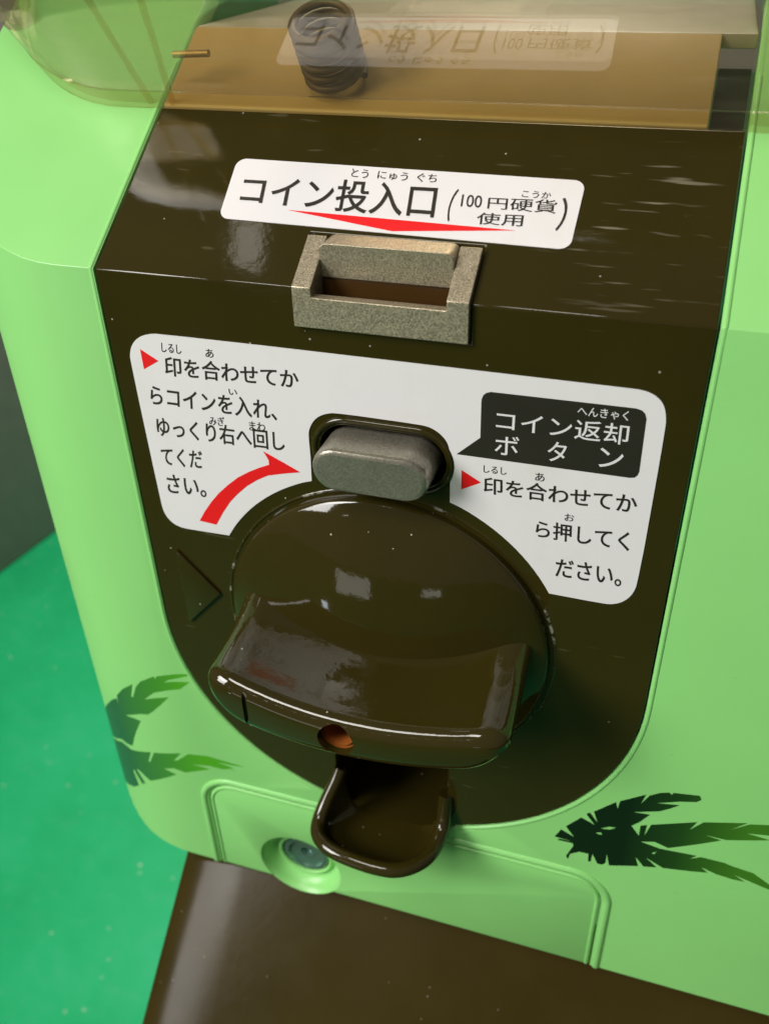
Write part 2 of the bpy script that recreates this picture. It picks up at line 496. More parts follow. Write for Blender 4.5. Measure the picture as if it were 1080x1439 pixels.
fine = ramp(nt, noise(nt, mp2.outputs['Vector'], 1.0, 1, 0.5), [(0.74, g(0)), (0.78, g(0.16))])
over_base(nt, p, fine, (0.22, 0.19, 0.12, 1), g(0.3))

M['worn_rim'] = plastic('worn_brown_rim', (0.032, 0.0245, 0.0038), 0.14, 0.05, 0.0)
nt = M['worn_rim'].node_tree
wear = ramp(nt, math_(nt, 'MULTIPLY', noise(nt, coords(nt), 45, 3, 0.6), noise(nt, coords(nt), 320, 3, 0.7)), [(0.29, g(0)), (0.36, g(0.6))])
over_base(nt, nt.nodes['Principled BSDF'], wear, (0.42, 0.40, 0.32, 1), g(0.4))

nt = M['green'].node_tree
p = nt.nodes['Principled BSDF']
mp = node(nt, 'ShaderNodeMapping')
mp.inputs['Rotation'].default_value = (0.2, 0.4, 0.1)
mp.inputs['Scale'].default_value = (120, 120, 420)
tc = node(nt, 'ShaderNodeTexCoord')
nt.links.new(tc.outputs['Object'], mp.inputs['Vector'])
sc = ramp(nt, noise(nt, mp.outputs['Vector'], 1.0, 2, 0.5), [(0.755, g(0)), (0.80, g(0.6))])
over_base(nt, p, sc, (0.16, 0.40, 0.11, 1), g(0.5))
big = ramp(nt, noise(nt, coords(nt), 14, 5, 0.6), [(0.45, g(0)), (0.8, g(0.22))])
over_base(nt, p, big, (0.31, 0.64, 0.22, 1), g(0.48))

nt = M['label'].node_tree
p = nt.nodes['Principled BSDF']
sm = ramp(nt, noise(nt, coords(nt), 45, 6, 0.7), [(0.5, g(0)), (0.85, g(0.5))])
over_base(nt, p, sm, (0.66, 0.62, 0.56, 1), g(0.5))


def metal(name, col, rough, grain, metallic=0.72, lo=0.5, hi=1.28):
    mt, nt, p = mat(name)
    vec = coords(nt)
    n1 = noise(nt, vec, 2700, 3, 0.7)
    n2 = noise(nt, vec, 110, 5, 0.7)
    c = ramp(nt, n1, [(0.32, tuple(v * lo for v in col) + (1,)), (0.66, tuple(min(1, v * hi) for v in col) + (1,))])
    wear = ramp(nt, n2, [(0.60, g(0)), (0.72, g(1))])
    c = mix(nt, wear, c, tuple(min(1, v * 1.35 + 0.05) for v in col) + (1,))
    nt.links.new(c, p.inputs['Base Color'])
    p.inputs['Metallic'].default_value = metallic
    nt.links.new(ramp(nt, n2, [(0.3, g(rough + 0.08)), (0.7, g(rough - 0.08))]), p.inputs['Roughness'])
    bump(nt, p, n1, grain, 0.0003)
    return mt


M['zinc'] = metal('zinc_casting', (0.42, 0.36, 0.25), 0.34, 0.35, 0.6, 0.42, 1.35)
M['nickel'] = metal('worn_nickel', (0.27, 0.25, 0.195), 0.28, 0.10, 0.6, 0.62, 1.25)


def clear(name, tint, base=0.045):
    mt = bpy.data.materials.new(name)
    mt.use_nodes = True
    nt = mt.node_tree
    nt.nodes.clear()
    out = node(nt, 'ShaderNodeOutputMaterial')
    tr = node(nt, 'ShaderNodeBsdfTransparent')
    tr.inputs['Color'].default_value = (*tint, 1)
    gl = node(nt, 'ShaderNodeBsdfGlossy')
    gl.inputs['Roughness'].default_value = 0.03
    lw = node(nt, 'ShaderNodeLayerWeight')
    lw.inputs['Blend'].default_value = 0.5
    pw = node(nt, 'ShaderNodeMath', operation='POWER')
    pw.inputs[1].default_value = 5.0
    nt.links.new(lw.outputs['Facing'], pw.inputs[0])
    ma = node(nt, 'ShaderNodeMath', operation='MULTIPLY_ADD')
    ma.inputs[1].default_value = 1 - base
    ma.inputs[2].default_value = base
    nt.links.new(pw.outputs[0], ma.inputs[0])
    mx = node(nt, 'ShaderNodeMixShader')
    nt.links.new(ma.outputs[0], mx.inputs[0])
    nt.links.new(tr.outputs[0], mx.inputs[1])
    nt.links.new(gl.outputs[0], mx.inputs[2])
    # a little milky dust and fine rub marks on the plastic
    vec = coords(nt, (1, 1, 6))
    n = noise(nt, vec, 60, 6, 0.7)
    df = node(nt, 'ShaderNodeBsdfDiffuse')
    df.inputs['Color'].default_value = (0.75, 0.70, 0.58, 1)
    fa = ramp(nt, n, [(0.40, g(0.030)), (0.75, g(0.075))])
    m2 = node(nt, 'ShaderNodeMixShader')
    nt.links.new(fa, m2.inputs[0])
    nt.links.new(mx.outputs[0], m2.inputs[1])
    nt.links.new(df.outputs[0], m2.inputs[2])
    nt.links.new(m2.outputs[0], out.inputs['Surface'])
    return mt


M['case'] = clear('clear_smoky_plastic', (0.91, 0.86, 0.75), 0.12)
M['flange'] = clear('amber_clear_plastic', (0.96, 0.90, 0.72), 0.04)


def leaf_print(name, x_dark, x_light, dark, mid, light):
    """printed gradient along the feather, dark root to green tip"""
    mt, nt, p = mat(name)
    tc = node(nt, 'ShaderNodeTexCoord')
    sp = node(nt, 'ShaderNodeSeparateXYZ')
    nt.links.new(tc.outputs['Generated'], sp.inputs[0])
    c = ramp(nt, sp.outputs[0], [(x_dark, dark), (0.55 * x_dark + 0.45 * x_light, mid), (min(1, x_light), light)])
    nt.links.new(c, p.inputs['Base Color'])
    p.inputs['Roughness'].default_value = 0.34
    return mt


M['feather_r'] = leaf_print('feather_print', 0.30, 0.80, (0.004, 0.014, 0.004), (0.014, 0.055, 0.008), (0.05, 0.19, 0.012))
M['feather_l'] = leaf_print('feather_print_side', 0.22, 0.75, (0.026, 0.105, 0.042), (0.045, 0.21, 0.03), (0.075, 0.36, 0.008))

mt, nt, p = mat('teal_floor_sheet')
vec = coords(nt)
n1 = noise(nt, vec, 7, 6, 0.6)
n2 = noise(nt, vec, 55, 5, 0.7)
c = ramp(nt, n1, [(0.3, (0.012, 0.41, 0.145)), (0.5, (0.016, 0.47, 0.17)), (0.72, (0.028, 0.51, 0.21))])
c = mix(nt, ramp(nt, n2, [(0.55, g(0)), (0.8, g(0.25))]), c, (0.15, 0.50, 0.30, 1))
c = mix(nt, specks(nt, vec, 17, 0.055, 0.55), c, (0.42, 0.62, 0.42, 1))
c = mix(nt, specks(nt, coords(nt, (1.7, 1.3, 1)), 30, 0.075, 0.5), c, (0.30, 0.58, 0.36, 1))
nt.links.new(c, p.inputs['Base Color'])
nt.links.new(ramp(nt, n2, [(0.3, g(0.32)), (0.7, g(0.5))]), p.inputs['Roughness'])
p.inputs['Specular IOR Level'].default_value = 0.35
M['floor'] = mt

# ------------------------------------------------------------------ the setting
FLOOR = -850.0
bm = bmesh.new()
f = [bm.verts.new((x, y, FLOOR)) for x, y in ((-6000, -6000), (6000, -6000), (6000, 6000), (-6000, 6000))]
bm.faces.new(f)
fl = obj('floor', bm, M['floor'])
fl['kind'] = 'structure'

bm = bmesh.new()
ca, sa = math.cos(math.radians(-8.5)), math.sin(math.radians(-8.5))
PX, PY = -925.0, 800.0
prism(bm, [(PX + u * ca - v * sa, PY + u * sa + v * ca) for u, v in ((-420, -700), (0, -700), (0, 1500), (-420, 1500))],
      lambda x, y: Vector((x, y, FLOOR + 1)), lambda x, y: Vector((x, y, FLOOR + 1500)))
pt = obj('display_cabinet', bm, M['grey'], None, 30, [bevel(4, 2), WN])
pt['label'] = 'plain charcoal grey cabinet side standing on the green floor behind the vending machine'
pt['category'] = 'cabinet'

# ------------------------------------------------------------------ the capsule machine
machine = bpy.data.objects.new('capsule_machine', None)
COL.objects.link(machine)
machine.location = Vector((40, 115, FLOOR)) * K
machine.empty_display_size = 0.05
ORIGIN['capsule_machine'] = Vector((40, 115, FLOOR)) * K
machine['label'] = 'light green capsule vending machine with a dark brown coin panel, turning handle and clear case'
machine['category'] = 'vending machine'

XL, XR, RC, YB = -75.0, 160.0, 45.0, 235.0
BOT = -211.0
YT = 72.0                                              # the slope of the body runs up to here


def plan(n=16):
    """front outline of the body seen from above, left to right, and arc length along it"""
    pts = [(XL - RC, YB), (XL - RC, 140.0)]
    pts += [(XL - RC * math.sin(a), RC - RC * math.cos(a)) for a in [math.pi / 2 * (1 - k / n) for k in range(n + 1)]]
    pts += [(XR + RC * math.sin(a), RC - RC * math.cos(a)) for a in [math.pi / 2 * k / n for k in range(n + 1)]]
    pts += [(XR + RC, YB)]
    return pts


def body_u(u, z, off=0.0):
    """a point on the body wall: u is x on the flat front, arc length past it round the left corner"""
    if u >= XL:
        return Vector((u, -off, z))
    a = min((XL - u) / RC, math.pi / 2)
    return Vector((XL - (RC + off) * math.sin(a), RC - (RC + off) * math.cos(a), z))


def zbot(x):
    d = (-90 - x) if x < 0 else (x - 175)
    if d <= 0:
        return BOT
    return BOT + 30 - math.sqrt(max(0.0, 900 - min(d, 30) ** 2))


GAP = 0.45
UR = 64.7
UPATH = [(-UR, 0), (-UR, -40)] + arc(0, -97.5, UR, 180, 360, 48) + [(UR, -40), (UR, 0)]
UHOLE = [(-UR - GAP, 0), (-UR - GAP, -40)] + arc(0, -97.5, UR + GAP, 180, 360, 48) + [(UR + GAP, -40), (UR + GAP, 0)]
DX, DT, DR = 63.2, -168.2, 10.0
DPATH = [(DX, BOT)] + arc(DX - DR, DT - DR, DR, 0, 90, 10) + arc(-DX + DR, DT - DR, DR, 90, 180, 10) + [(-DX, BOT)]

UNOTCH = [p for p in UHOLE if p[0] < -17.3 and p[1] > -165] + [(-17.2, -160.6), (-17.2, -166.4), (17.2, -166.4), (17.2, -160.6)] + [p for p in UHOLE if p[0] > 17.3]
# body shell
bm = bmesh.new()
pl = plan()
ztop = lambda y: SLOPE * min(y, YT)
cache = {}


def V(x, y, z):
    k = (round(x, 3), round(y, 3), round(z, 3))
    if k not in cache:
        cache[k] = bm.verts.new((x, y, z))
    return cache[k]


crease = []
for (x0, y0), (x1, y1) in zip(pl, pl[1:]):
    if abs(y0) < 1e-6 and abs(y1) < 1e-6:
        continue
    f = bm.faces.new((V(x0, y0, zbot(x0)), V(x1, y1, zbot(x1)), V(x1, y1, ztop(y1)), V(x0, y0, ztop(y0))))
front = [(XL, 0)] + UNOTCH + [(XR, 0), (XR, BOT)] + DPATH + [(XL, BOT)]
bm.faces.new([V(x, 0, z) for x, z in front])
# the slope beside the brown panel
left = [p for p in pl if p[0] <= XL + 1e-6 and p[1] < YT]
left = [(XL - RC, YT)] + [p for p in left if p[1] < YT]
bm.faces.new([V(x, y, ztop(y)) for x, y in left] + [V(-UR - GAP, 0, 0), V(-UR - GAP, YT, ztop(YT))])
right = [p for p in pl if p[0] >= XR - 1e-6 and p[1] < YT] + [(XR + RC, YT)]
bm.faces.new([V(UR + GAP, YT, ztop(YT)), V(UR + GAP, 0, 0)] + [V(x, y, ztop(y)) for x, y in right])
# flat deck edges behind the slope
for xa, xb in ((XL - RC, -UR - GAP), (UR + GAP, XR + RC)):
    bm.faces.new((V(xa, YT, ztop(YT)), V(xb, YT, ztop(YT)), V(xb, YB, ztop(YT)), V(xa, YB, ztop(YT))))
# inner walls of the panel pocket and of the door opening
hole = [Vector((x, 0, z)) for x, z in UNOTCH]
hole = [on_slope(-UR - GAP, YT * SL / SD)] + hole + [on_slope(UR + GAP, YT * SL / SD)]
for a, b in zip(hole, hole[1:]):
    bm.faces.new((V(*a), V(*b), V(b.x, b.y + 9, b.z), V(a.x, a.y + 9, a.z)))
for (xa, za), (xb, zb) in zip(DPATH, DPATH[1:]):
    bm.faces.new((V(xa, 0, za), V(xb, 0, zb), V(xb, 7, zb), V(xa, 7, za)))
# underside
bm.faces.new([V(x, y, zbot(x)) for x, y in pl if y > 0 or True][:0] or [V(XL, 14, BOT), V(XR, 14, BOT), V(XR, 90, BOT), V(XL, 90, BOT)])
# soft moulded lip round the pocket
lip = offset(UHOLE, -0.75)
lp = [on_slope(-UR - GAP - 0.75, 60.0, -0.35), on_slope(-UR - GAP - 0.75, 0.3, -0.35)] + [Vector((x, 0.4, z)) for x, z in lip[1:-1]] + [on_slope(UR + GAP + 0.75, 0.3, -0.35), on_slope(UR + GAP + 0.75, 60.0, -0.35)]
sweep(bm, [q for q in lp if q.x < -18.5], 0.72, 10)
sweep(bm, [q for q in lp if q.x > 18.5], 0.72, 10)
# raised bead round the door
bead = offset(DPATH, -1.7)
bl = [Vector((x, 0.55, z)) for x, z in bead]
sweep(bm, [bl[-1]] and [q for q in bl if q.x > 0] + [Vector((18.2, 0.55, bl[len(bl) // 2].z))], 1.35, 12)
sweep(bm, [Vector((-18.2, 0.55, bl[len(bl) // 2].z))] + [q for q in bl if q.x < 0], 1.35, 12)
body = obj('body', bm, M['green'], machine, None, [('BEVEL', {'width': 1.1, 'segments': 4, 'limit_method': 'ANGLE', 'angle_limit': math.radians(25), 'use_clamp_overlap': True}), WN])
for pgn in body.data.polygons:
    pgn.use_smooth = True

# door with its inner bead and lock
bm = bmesh.new()
dp = offset(DPATH, 0.45)
LX, LZ, LR = -33.0, -201.6, 14.2
hw = math.sqrt(LR ** 2 - (LZ - BOT) ** 2)
la = math.degrees(math.asin((BOT - LZ) / LR))
outline = dp + [(LX - hw, BOT)][:0] + arc(LX, LZ, LR, 180 - la, la, 30)
prism(bm, outline, lambda x, z: Vector((x, 0.15, z)), lambda x, z: Vector((x, 3.2, z)))
sweep(bm, [Vector((x, 0.5, z)) for x, z in offset(DPATH, 1.25)], 0.75, 10)
door = obj('door', bm, M['green'], machine, None, [bevel(0.35, 2), WN])
for pgn in door.data.polygons:
    pgn.use_smooth = True
bm = bmesh.new()
lathe(bm, [(15.2, 6), (15.2, 1.4), (14.9, 0.6), (14.4, 0.35), (13.8, 0.9), (13.2, 2.4), (12.4, 4.2), (11.2, 5.2), (10.4, 5.5), (10.1, 5.3), (9.6, 4.6), (9.0, 4.4), (8.5, 4.8), (8.3, 6.4), (8.2, 9)], LX, LZ, 64)
cup = obj('lock_cup', bm, M['green'], door, 40)
bm = bmesh.new()
lathe(bm, [(8.1, 9.5), (8.1, 5.4), (7.6, 4.9), (6.3, 4.9), (6.0, 5.6), (5.0, 5.9), (2.2, 5.9), (2.0, 7.5), (0, 7.5)], LX, LZ, 48)
lock = obj('lock', bm, M['lockglass'], door, 35)

# ---- brown coin panel
bm = bmesh.new()
T = 14.0
A = [bm.verts.new((x, 0, z)) for x, z in UPATH]
B = [bm.verts.new((x, T, min(z, -T * (SD - SH) / SL / (SD / SL) * 0.55))) for x, z in UPATH]
zc = (-T * SD / SL) + (T - T * SH / SL) * SLOPE
B[0].co.z = B[-1].co.z = zc
ea = [bm.verts.new(on_slope(x, 45.7)) for x in (-UR, UR)]
eb = [bm.verts.new(on_slope(x, 45.7, -T)) for x in (-UR, UR)]
bm.faces.new(A)
bm.faces.new(B[::-1])
for i in range(len(A) - 1):
    bm.faces.new((A[i], B[i], B[i + 1], A[i + 1]))
bm.faces.new((A[0], A[-1], ea[1], ea[0]))
bm.faces.new((B[-1], B[0], eb[0], eb[1]))
bm.faces.new((A[0], ea[0], eb[0], B[0]))
bm.faces.new((A[-1], B[-1], eb[1], ea[1]))
bm.faces.new((ea[0], ea[1], eb[1], eb[0]))
c1 = box(bmesh.new(), -18.1, 19.3, -6, 11.6, -8.1, 14)           # seat of the coin plate
BX, BZ = 0.0, -37.3
c2 = prism(bmesh.new(), stadium(BX, BZ, 14.7, 6.6), lambda x, z: Vector((x, -5, z)), lambda x, z: Vector((x, 10, z)))
mouth = [(-16.8, -170), (16.8, -170), (16.8, -132)] + arc(11.8, -127, 5, 0, 90, 4) + arc(-11.8, -127, 5, 90, 180, 4) + [(-16.8, -132)]
c3 = prism(bmesh.new(), mouth, lambda x, z: Vector((x, -5, z)), lambda x, z: Vector((x, 30, z)))
panel = obj('coin_panel', bm, M['brown_panel'], machine, None, [cut(c1), cut(c2), cut(c3), ('BEVEL', {'width': 0.38, 'segments': 3, 'limit_method': 'ANGLE', 'angle_limit': math.radians(32), 'use_clamp_overlap': False})])
flat_big(panel, 60.0)

# raised ring round the button hole, raised triangle mark, lip ring under the dial
bm = bmesh.new()
sweep(bm, [Vector((x, 0.15, z)) for x, z in stadium(BX, BZ, 16.0, 7.9, 20)], 0.75, 8, closed=True)
obj('button_rim', bm, M['brown'], machine, 60)
bm = bmesh.new()
tri = [(-57.2, -74.4), (-46.0, -86.8), (-57.2, -99.2)]
prism(bm, tri, lambda x, z: Vector((x, -0.95, z)), lambda x, z: Vector((x, 0.6, z)))
obj('triangle_mark', bm, M['brown'], machine, 30, [bevel(0.35, 3), WN])
bm = bmesh.new()
c4 = box(bmesh.new(), -16.6, 16.6, -5, 34, -164.9, -126.5)
box(bm, -17.0, 17.0, 0.7, 36, -166.2, -124)
obj('chute', bm, M['brown'], machine, 30, [cut(c4)])

# ---- metal coin plate
bm = bmesh.new()
SO = 1.3                                                          # it stands this proud of the panel


def side_profile(s_end):
    fz = -SO * SH / SL
    a = on_slope(0, s_end, SO)
    # front face at y=-SO meets the slope face offset by SO
    zc = (SO * SD / SL) + (-SO + SO * SH / SL) * SLOPE
    return [(-SO, -7.9), (-SO, zc), (a.y, a.z), (a.y + 1.2, a.z - 5.0), (6, -3), (3, -7.9)]


prism(bm, side_profile(12.4), lambda y, z: Vector((-17.9, y, z)), lambda y, z: Vector((19.1, y, z)))
k1 = box(bmesh.new(), -13.7, 14.6, -10, 20, -1.3, 30)
k2 = box(bmesh.new(), -13.7, 14.6, 1.1, 20, -7.0, 30)
frame = cook_bm(bm, [cut(k1), cut(k2)])
bm = frame
# hood over the slot
hd = [(-13.9, 0.8), (14.5, 0.8)] + arc(12.6, 6.2, 1.9, 0, 90, 6) + arc(-12.0, 6.2, 1.9, 90, 180, 6)
prism(bm, hd, lambda x, z: Vector((x, 5.2 - (z - 0.4) * 0.10, z)), lambda x, z: Vector((x, 11.0, z)))
coin = obj('coin_slot', bm, M['zinc'], machine, None, [bevel(0.28, 3, 40)])
flat_big(coin, 7.0)
bm = bmesh.new()
box(bm, -13.7, 14.6, 5.6, 6.4, -7.5, 1.0)
box(bm, -13.7, 14.6, 1.0, 5.8, -7.5, -6.0)
obj('coin_gate', bm, M['gate'], coin, 30)

# ---- return button
bm = bmesh.new()
lay = [(0.0, 6.0), (0.0, -7.5), (0.1, -8.1), (0.38, -8.62), (0.75, -8.88), (1.25, -9.0), (1.3, -9.0)]
rings = []
for ins, y in lay:
    rings.append([bm.verts.new((x, y, z)) for x, z in stadium(BX - 0.15, BZ + 0.1, 13.2 - ins, 5.4 - ins, 14)])
for a, b in zip(rings, rings[1:]):
    for k in range(len(a)):
        j = (k + 1) % len(a)
        bm.faces.new((a[k], a[j], b[j], b[k]))
n = len(rings[-1])
h = n // 2
r = rings[-1]
bm.faces.new(r)
obj('return_button', bm, M['nickel'], machine, 22)

# ---- dial and handle
DCX, DCZ, DRAD = -0.4, -89.7, 41.6
bm = bmesh.new()
prof = [(DRAD, 2.0), (DRAD, -1.4), (DRAD - 0.25, -2.0), (DRAD - 0.9, -2.5)]
for k in range(1, 15):
    r = (DRAD - 0.9) * (1 - k / 14)
    prof.append((r, -2.5 - 9.5 * (1 - (r / (DRAD - 0.9)) ** 2)))
lathe(bm, prof, DCX, DCZ, 128)
dial = obj('dial', bm, M['brown_dial'], machine, 40)

bm = bmesh.new()
sweep(bm, [Vector((DCX + (DRAD + 1.3) * math.cos(2 * math.pi * k / 96), 0.35, DCZ + (DRAD + 1.3) * math.sin(2 * math.pi * k / 96))) for k in range(96)], 0.55, 8, closed=True)
obj('dial_rim', bm, M['worn_rim'], dial, 60)

HX0, HX1 = -36.4, 37.2
HC, HHW = (HX0 + HX1) / 2, (HX1 - HX0) / 2


def top_z(x, s=0.0):
    t = (x - HC) / HHW
    return -88.9 + 5.6 * abs(t) ** 2.0 - 0.2 * t + 4.2 * s * s


def bot_z(x, s=0.0):
    t = (x - HC) / HHW
    return -101.4 + 4.5 * t * t + 1.0 * t - 1.0 * s


def front_y(x):
    t = (x - HC) / HHW
    return -33.2 + 2.7 * t * t


def handle_loop(ins, s=0.0):
    """closed outline of the bar seen from the front, inset by ins"""
    x0, x1 = HX0 + ins, HX1 - ins
    N = 64
    rc = max(8.5 - ins * 0.9, 1.8)
    up, lo = [], []
    for i in range(N + 1):
        x = x0 + (x1 - x0) * (0.5 - 0.5 * math.cos(math.pi * i / N)) if True else 0
        zt, zb = top_z(x, s) - ins, bot_z(x, s) + ins
        e = min(x - x0, x1 - x)
        if e < rc:
            d = rc - math.sqrt(max(0, rc * rc - (rc - e) ** 2))
            zt -= d * 0.62
        rb = rc * 1.25
        if e < rb:
            d = rb - math.sqrt(max(0, rb * rb - (rb - e) ** 2))
            zb += d * 0.85
        up.append((x, zt))
        lo.append((x, zb))
    return up, lo


bm = bmesh.new()
R_E = 4.2
rows = []
lay = [(0.0, f, None) for f in (0.04, 0.2, 0.35, 0.5, 0.65, 0.8)] + [(R_E * (1 - math.cos(a)), 1.0, R_E * (1 - math.sin(a))) for a in [math.pi / 2 * k / 7 for k in range(0, 8)]]
for ins, fr_, dep in lay:
    s_ = max(0.0, (0.90 - fr_) / 0.66) if fr_ < 0.90 else 0.0
    up, lo = handle_loop(ins, s_)
    row = []
    for x, z in up + lo[::-1][1:-1]:
        y = front_y(x) * fr_ if dep is None else front_y(x) + dep
        row.append(bm.verts.new((x, y, z)))
    rows.append(row)
for a, b in zip(rows, rows[1:]):
    for k in range(len(a)):
        j = (k + 1) % len(a)
        bm.faces.new((a[k], a[j], b[j], b[k]))
last = rows[-1]
N = 64
up = last[:N + 1]
lo = [last[0]] + last[N + 1:][::-1] + [last[N]]
for k in range(N):
    vs = [up[k], up[k + 1], lo[k + 1], lo[k]]
    vs = [v for i, v in enumerate(vs) if v not in vs[:i]]
    bm.faces.new(vs)
bm.faces.new(rows[0][::-1])
hole = lathe(bmesh.new(), [(0, -50), (4.45, -50), (4.45, -16), (0, -16)], -2.0, -94.6, 40)
notch = box(bmesh.new(), -25.6, -24.4, -50, -31.0, -120, -87.5)
handle = obj('handle', bm, M['brown_dial'], dial, 62, [cut(hole), cut(notch)])
bm = bmesh.new()
lathe(bm, [(4.4, -31.0), (4.4, -20), (3.6, -19), (0, -19)], -2.0, -94.6, 40)
lathe(bm, [(3.7, -30.8), (3.7, -20.2), (0, -20.1)], -2.0, -94.6, 40)
sl = obj('screw_hole', bm, M['orange'], dial, 40)
bm = bmesh.new()
lathe(bm, [(2.9, -20), (2.9, -23), (2.4, -23.6), (0, -23.8)], -2.0, -95, 24)
sweep(bm, [Vector((-4.1, -23.9, -95)), Vector((0.1, -23.9, -95))], 0.35, 6)
obj('screw', bm, M['brass'], dial, 40)

# ---- coin return tray under the dial
rim = [(-15.9, 0.6, -147), (-16.6, -1.6, -150), (-18.4, -5.5, -155), (-19.3, -9.8, -158.6), (-18.6, -13.4, -159.8), (-16.0, -16.2, -160), (-11.5, -18.2, -160),
       (-5.3, -19.2, -160), (1.0, -19.5, -160), (6.6, -18.8, -160), (11.0, -16.2, -160), (14.2, -12.2, -160), (15.7, -7.6, -159.4), (16.2, -3.0, -157.2), (16.2, -0.8, -153), (16.2, 0.6, -147)]


def smooth_path(pts, n=4):
    out = []
    P = [Vector(p) for p in pts]
    for i in range(len(P) - 1):
        p0, p1, p2, p3 = P[max(i - 1, 0)], P[i], P[i + 1], P[min(i + 2, len(P) - 1)]
        for k in range(n):
            t = k / n
            out.append(0.5 * ((2 * p1) + (p2 - p0) * t + (2 * p0 - 5 * p1 + 4 * p2 - p3) * t * t + (3 * p1 - p0 - 3 * p2 + p3) * t ** 3))
    return out + [P[-1]]


rp = smooth_path(rim)
bm = bmesh.new()
sweep(bm, rp, 2.15, 16)
def bowl(depth, grow):
    rows = []
    for t, fall in ((0, 0), (0.03, 0.16), (0.06, 0.34), (0.10, 0.55), (0.16, 0.75), (0.26, 0.90), (0.42, 0.98), (0.6, 1.0)):
        row = []
        for p in rp:
            z0 = -158.6
            z = p.z + (z0 - depth - p.z) * fall
            y = p.y if p.y > 0 else p.y * (1 - t)
            row.append(bm.verts.new((-1.0 + (p.x + 1.0) * (1 - t) * grow, y * grow + 0.3, z)))
        rows.append(row)
    for a, b in zip(rows, rows[1:]):
        for k in range(len(a) - 1):
            bm.faces.new((a[k], a[k + 1], b[k + 1], b[k]))
    bm.faces.new(rows[-1])


bowl(6.2, 1.0)
bowl(7.6, 1.05)
obj('return_tray', bm, M['brown'], machine, 50)


# ---- stickers and lettering
def film(name, pts, mapf, off, thick, m_, parent):
    b = bmesh.new()
    prism(b, pts, lambda x, s: mapf(x, s, off + thick), lambda x, s: mapf(x, s, off))
    return obj(name, b, m_, parent, 30)


def glyphs(b, text, quad, mapf, off, weight=0.0):
    """one line of writing set into the parallelogram TL, BL, BR, TR"""
    cu = bpy.data.curves.new('line', 'FONT')
    cu.body = text
    cu.resolution_u = 6
    cu.offset = weight
    o = bpy.data.objects.new('line', cu)
    COL.objects.link(o)
    dg = bpy.context.evaluated_depsgraph_get()
    dg.update()
    me = bpy.data.meshes.new_from_object(o.evaluated_get(dg))
    bpy.data.objects.remove(o)
    xs = [v.co.x for v in me.vertices]
    ys = [v.co.y for v in me.vertices]
    x0, x1, y0, y1 = min(xs), max(xs), min(ys), max(ys)
    tl, bl, br, tr = [Vector(q) for q in quad]
    vs = []
    for v in me.vertices:
        u, w = (v.co.x - x0) / (x1 - x0), (v.co.y - y0) / (y1 - y0)
        q = bl * (1 - u) * (1 - w) + br * u * (1 - w) + tl * (1 - u) * w + tr * u * w
        vs.append(b.verts.new(mapf(q.x, q.y, off)))
    for pgn in me.polygons:
        try:
            b.faces.new([vs[i] for i in pgn.vertices])
        except ValueError:
            pass
    bpy.data.meshes.remove(me)


def writing(name, lines, mapf, off, m_, parent, weight=0.012, small=0.004):
    b = bmesh.new()
    for text, quad in lines:
        glyphs(b, text, quad, mapf, off, small if (Vector(quad[0]) - Vector(quad[1])).length < 3.2 else weight)
    o = obj(name, b, m_, parent)
    return o


def soften(pts, rounds=2):
    """round off the gentle turns of a closed outline and keep its sharp corners"""
    for _ in range(rounds):
        out = []
        n = len(pts)
        for i in range(n):
            a, p, b = Vector(pts[i - 1]), Vector(pts[i]), Vector(pts[(i + 1) % n])
            turn = math.degrees((p - a).angle(b - p, 0))
            if 4 < turn < 48:
                out += [tuple(p.lerp(a, 0.25)), tuple(p.lerp(b, 0.25))]
            else:
                out.append(tuple(p))
        pts = out
    return pts


top = film('coin_label', round_poly(TOP_LABEL, 2.3), on_slope, 0.02, 0.16, M['label'], machine)
film('red_pointer', TOP_RED, on_slope, 0.19, 0.03, M['red'], top)
writing('lettering', TOP_TEXT, on_slope, 0.26, M['ink'], top)

st = film('instruction_label', soften(STICKER), on_front, 0.02, 0.16, M['label'], machine)
film('red_triangle', LEFT_RED_TRIANGLE, on_front, 0.19, 0.03, M['red'], st)
film('red_triangle', RIGHT_RED_TRIANGLE, on_front, 0.19, 0.03, M['red'], st)
film('red_arrow', RED_ARROW, on_front, 0.19, 0.03, M['red'], st)
film('callout', CALLOUT, on_front, 0.19, 0.03, M['ink'], st)
writing('lettering', LEFT_TEXT, on_front, 0.26, M['ink'], st)
writing('lettering', RIGHT_TEXT, on_front, 0.26, M['ink'], st)
writing('white_lettering', CALLOUT_TEXT, on_front, 0.30, M['label'], st, 0.004)


def print_on_body(name, outlines, m_, holes=()):
    b = bmesh.new()
    for pts in outlines:
        vs = [b.verts.new((x, z, 0)) for x, z in pts]
        b.faces.new(vs)
    bmesh.ops.triangulate(b, faces=b.faces)
    for _ in range(4):
        long = [e for e in b.edges if e.calc_length() > 2.5]
        if not long:
            break
        bmesh.ops.subdivide_edges(b, edges=long, cuts=1)
        bmesh.ops.triangulate(b, faces=b.faces)
    for v in b.verts:
        v.co = body_u(v.co.x, v.co.y, 0.06)
    return obj(name, b, m_, machine, 40)


fr = print_on_body('feather_print', [FEATHER_RIGHT], M['feather_r'])
fr['label'] = 'dark green feather print on the right of the front'
b = bmesh.new()
for s in FEATHER_RIGHT_SLITS:
    b.faces.new([b.verts.new(body_u(x, z, 0.10)) for x, z in s])
obj('feather_gap', b, M['green'], fr)
fl_ = print_on_body('feather_print', [FEATHER_LEFT_UPPER, FEATHER_LEFT_LOWER], M['feather_l'])
fl_['label'] = 'green feather print at the lower left corner'

# ---- clear case and what shows through it
CY = 37.5


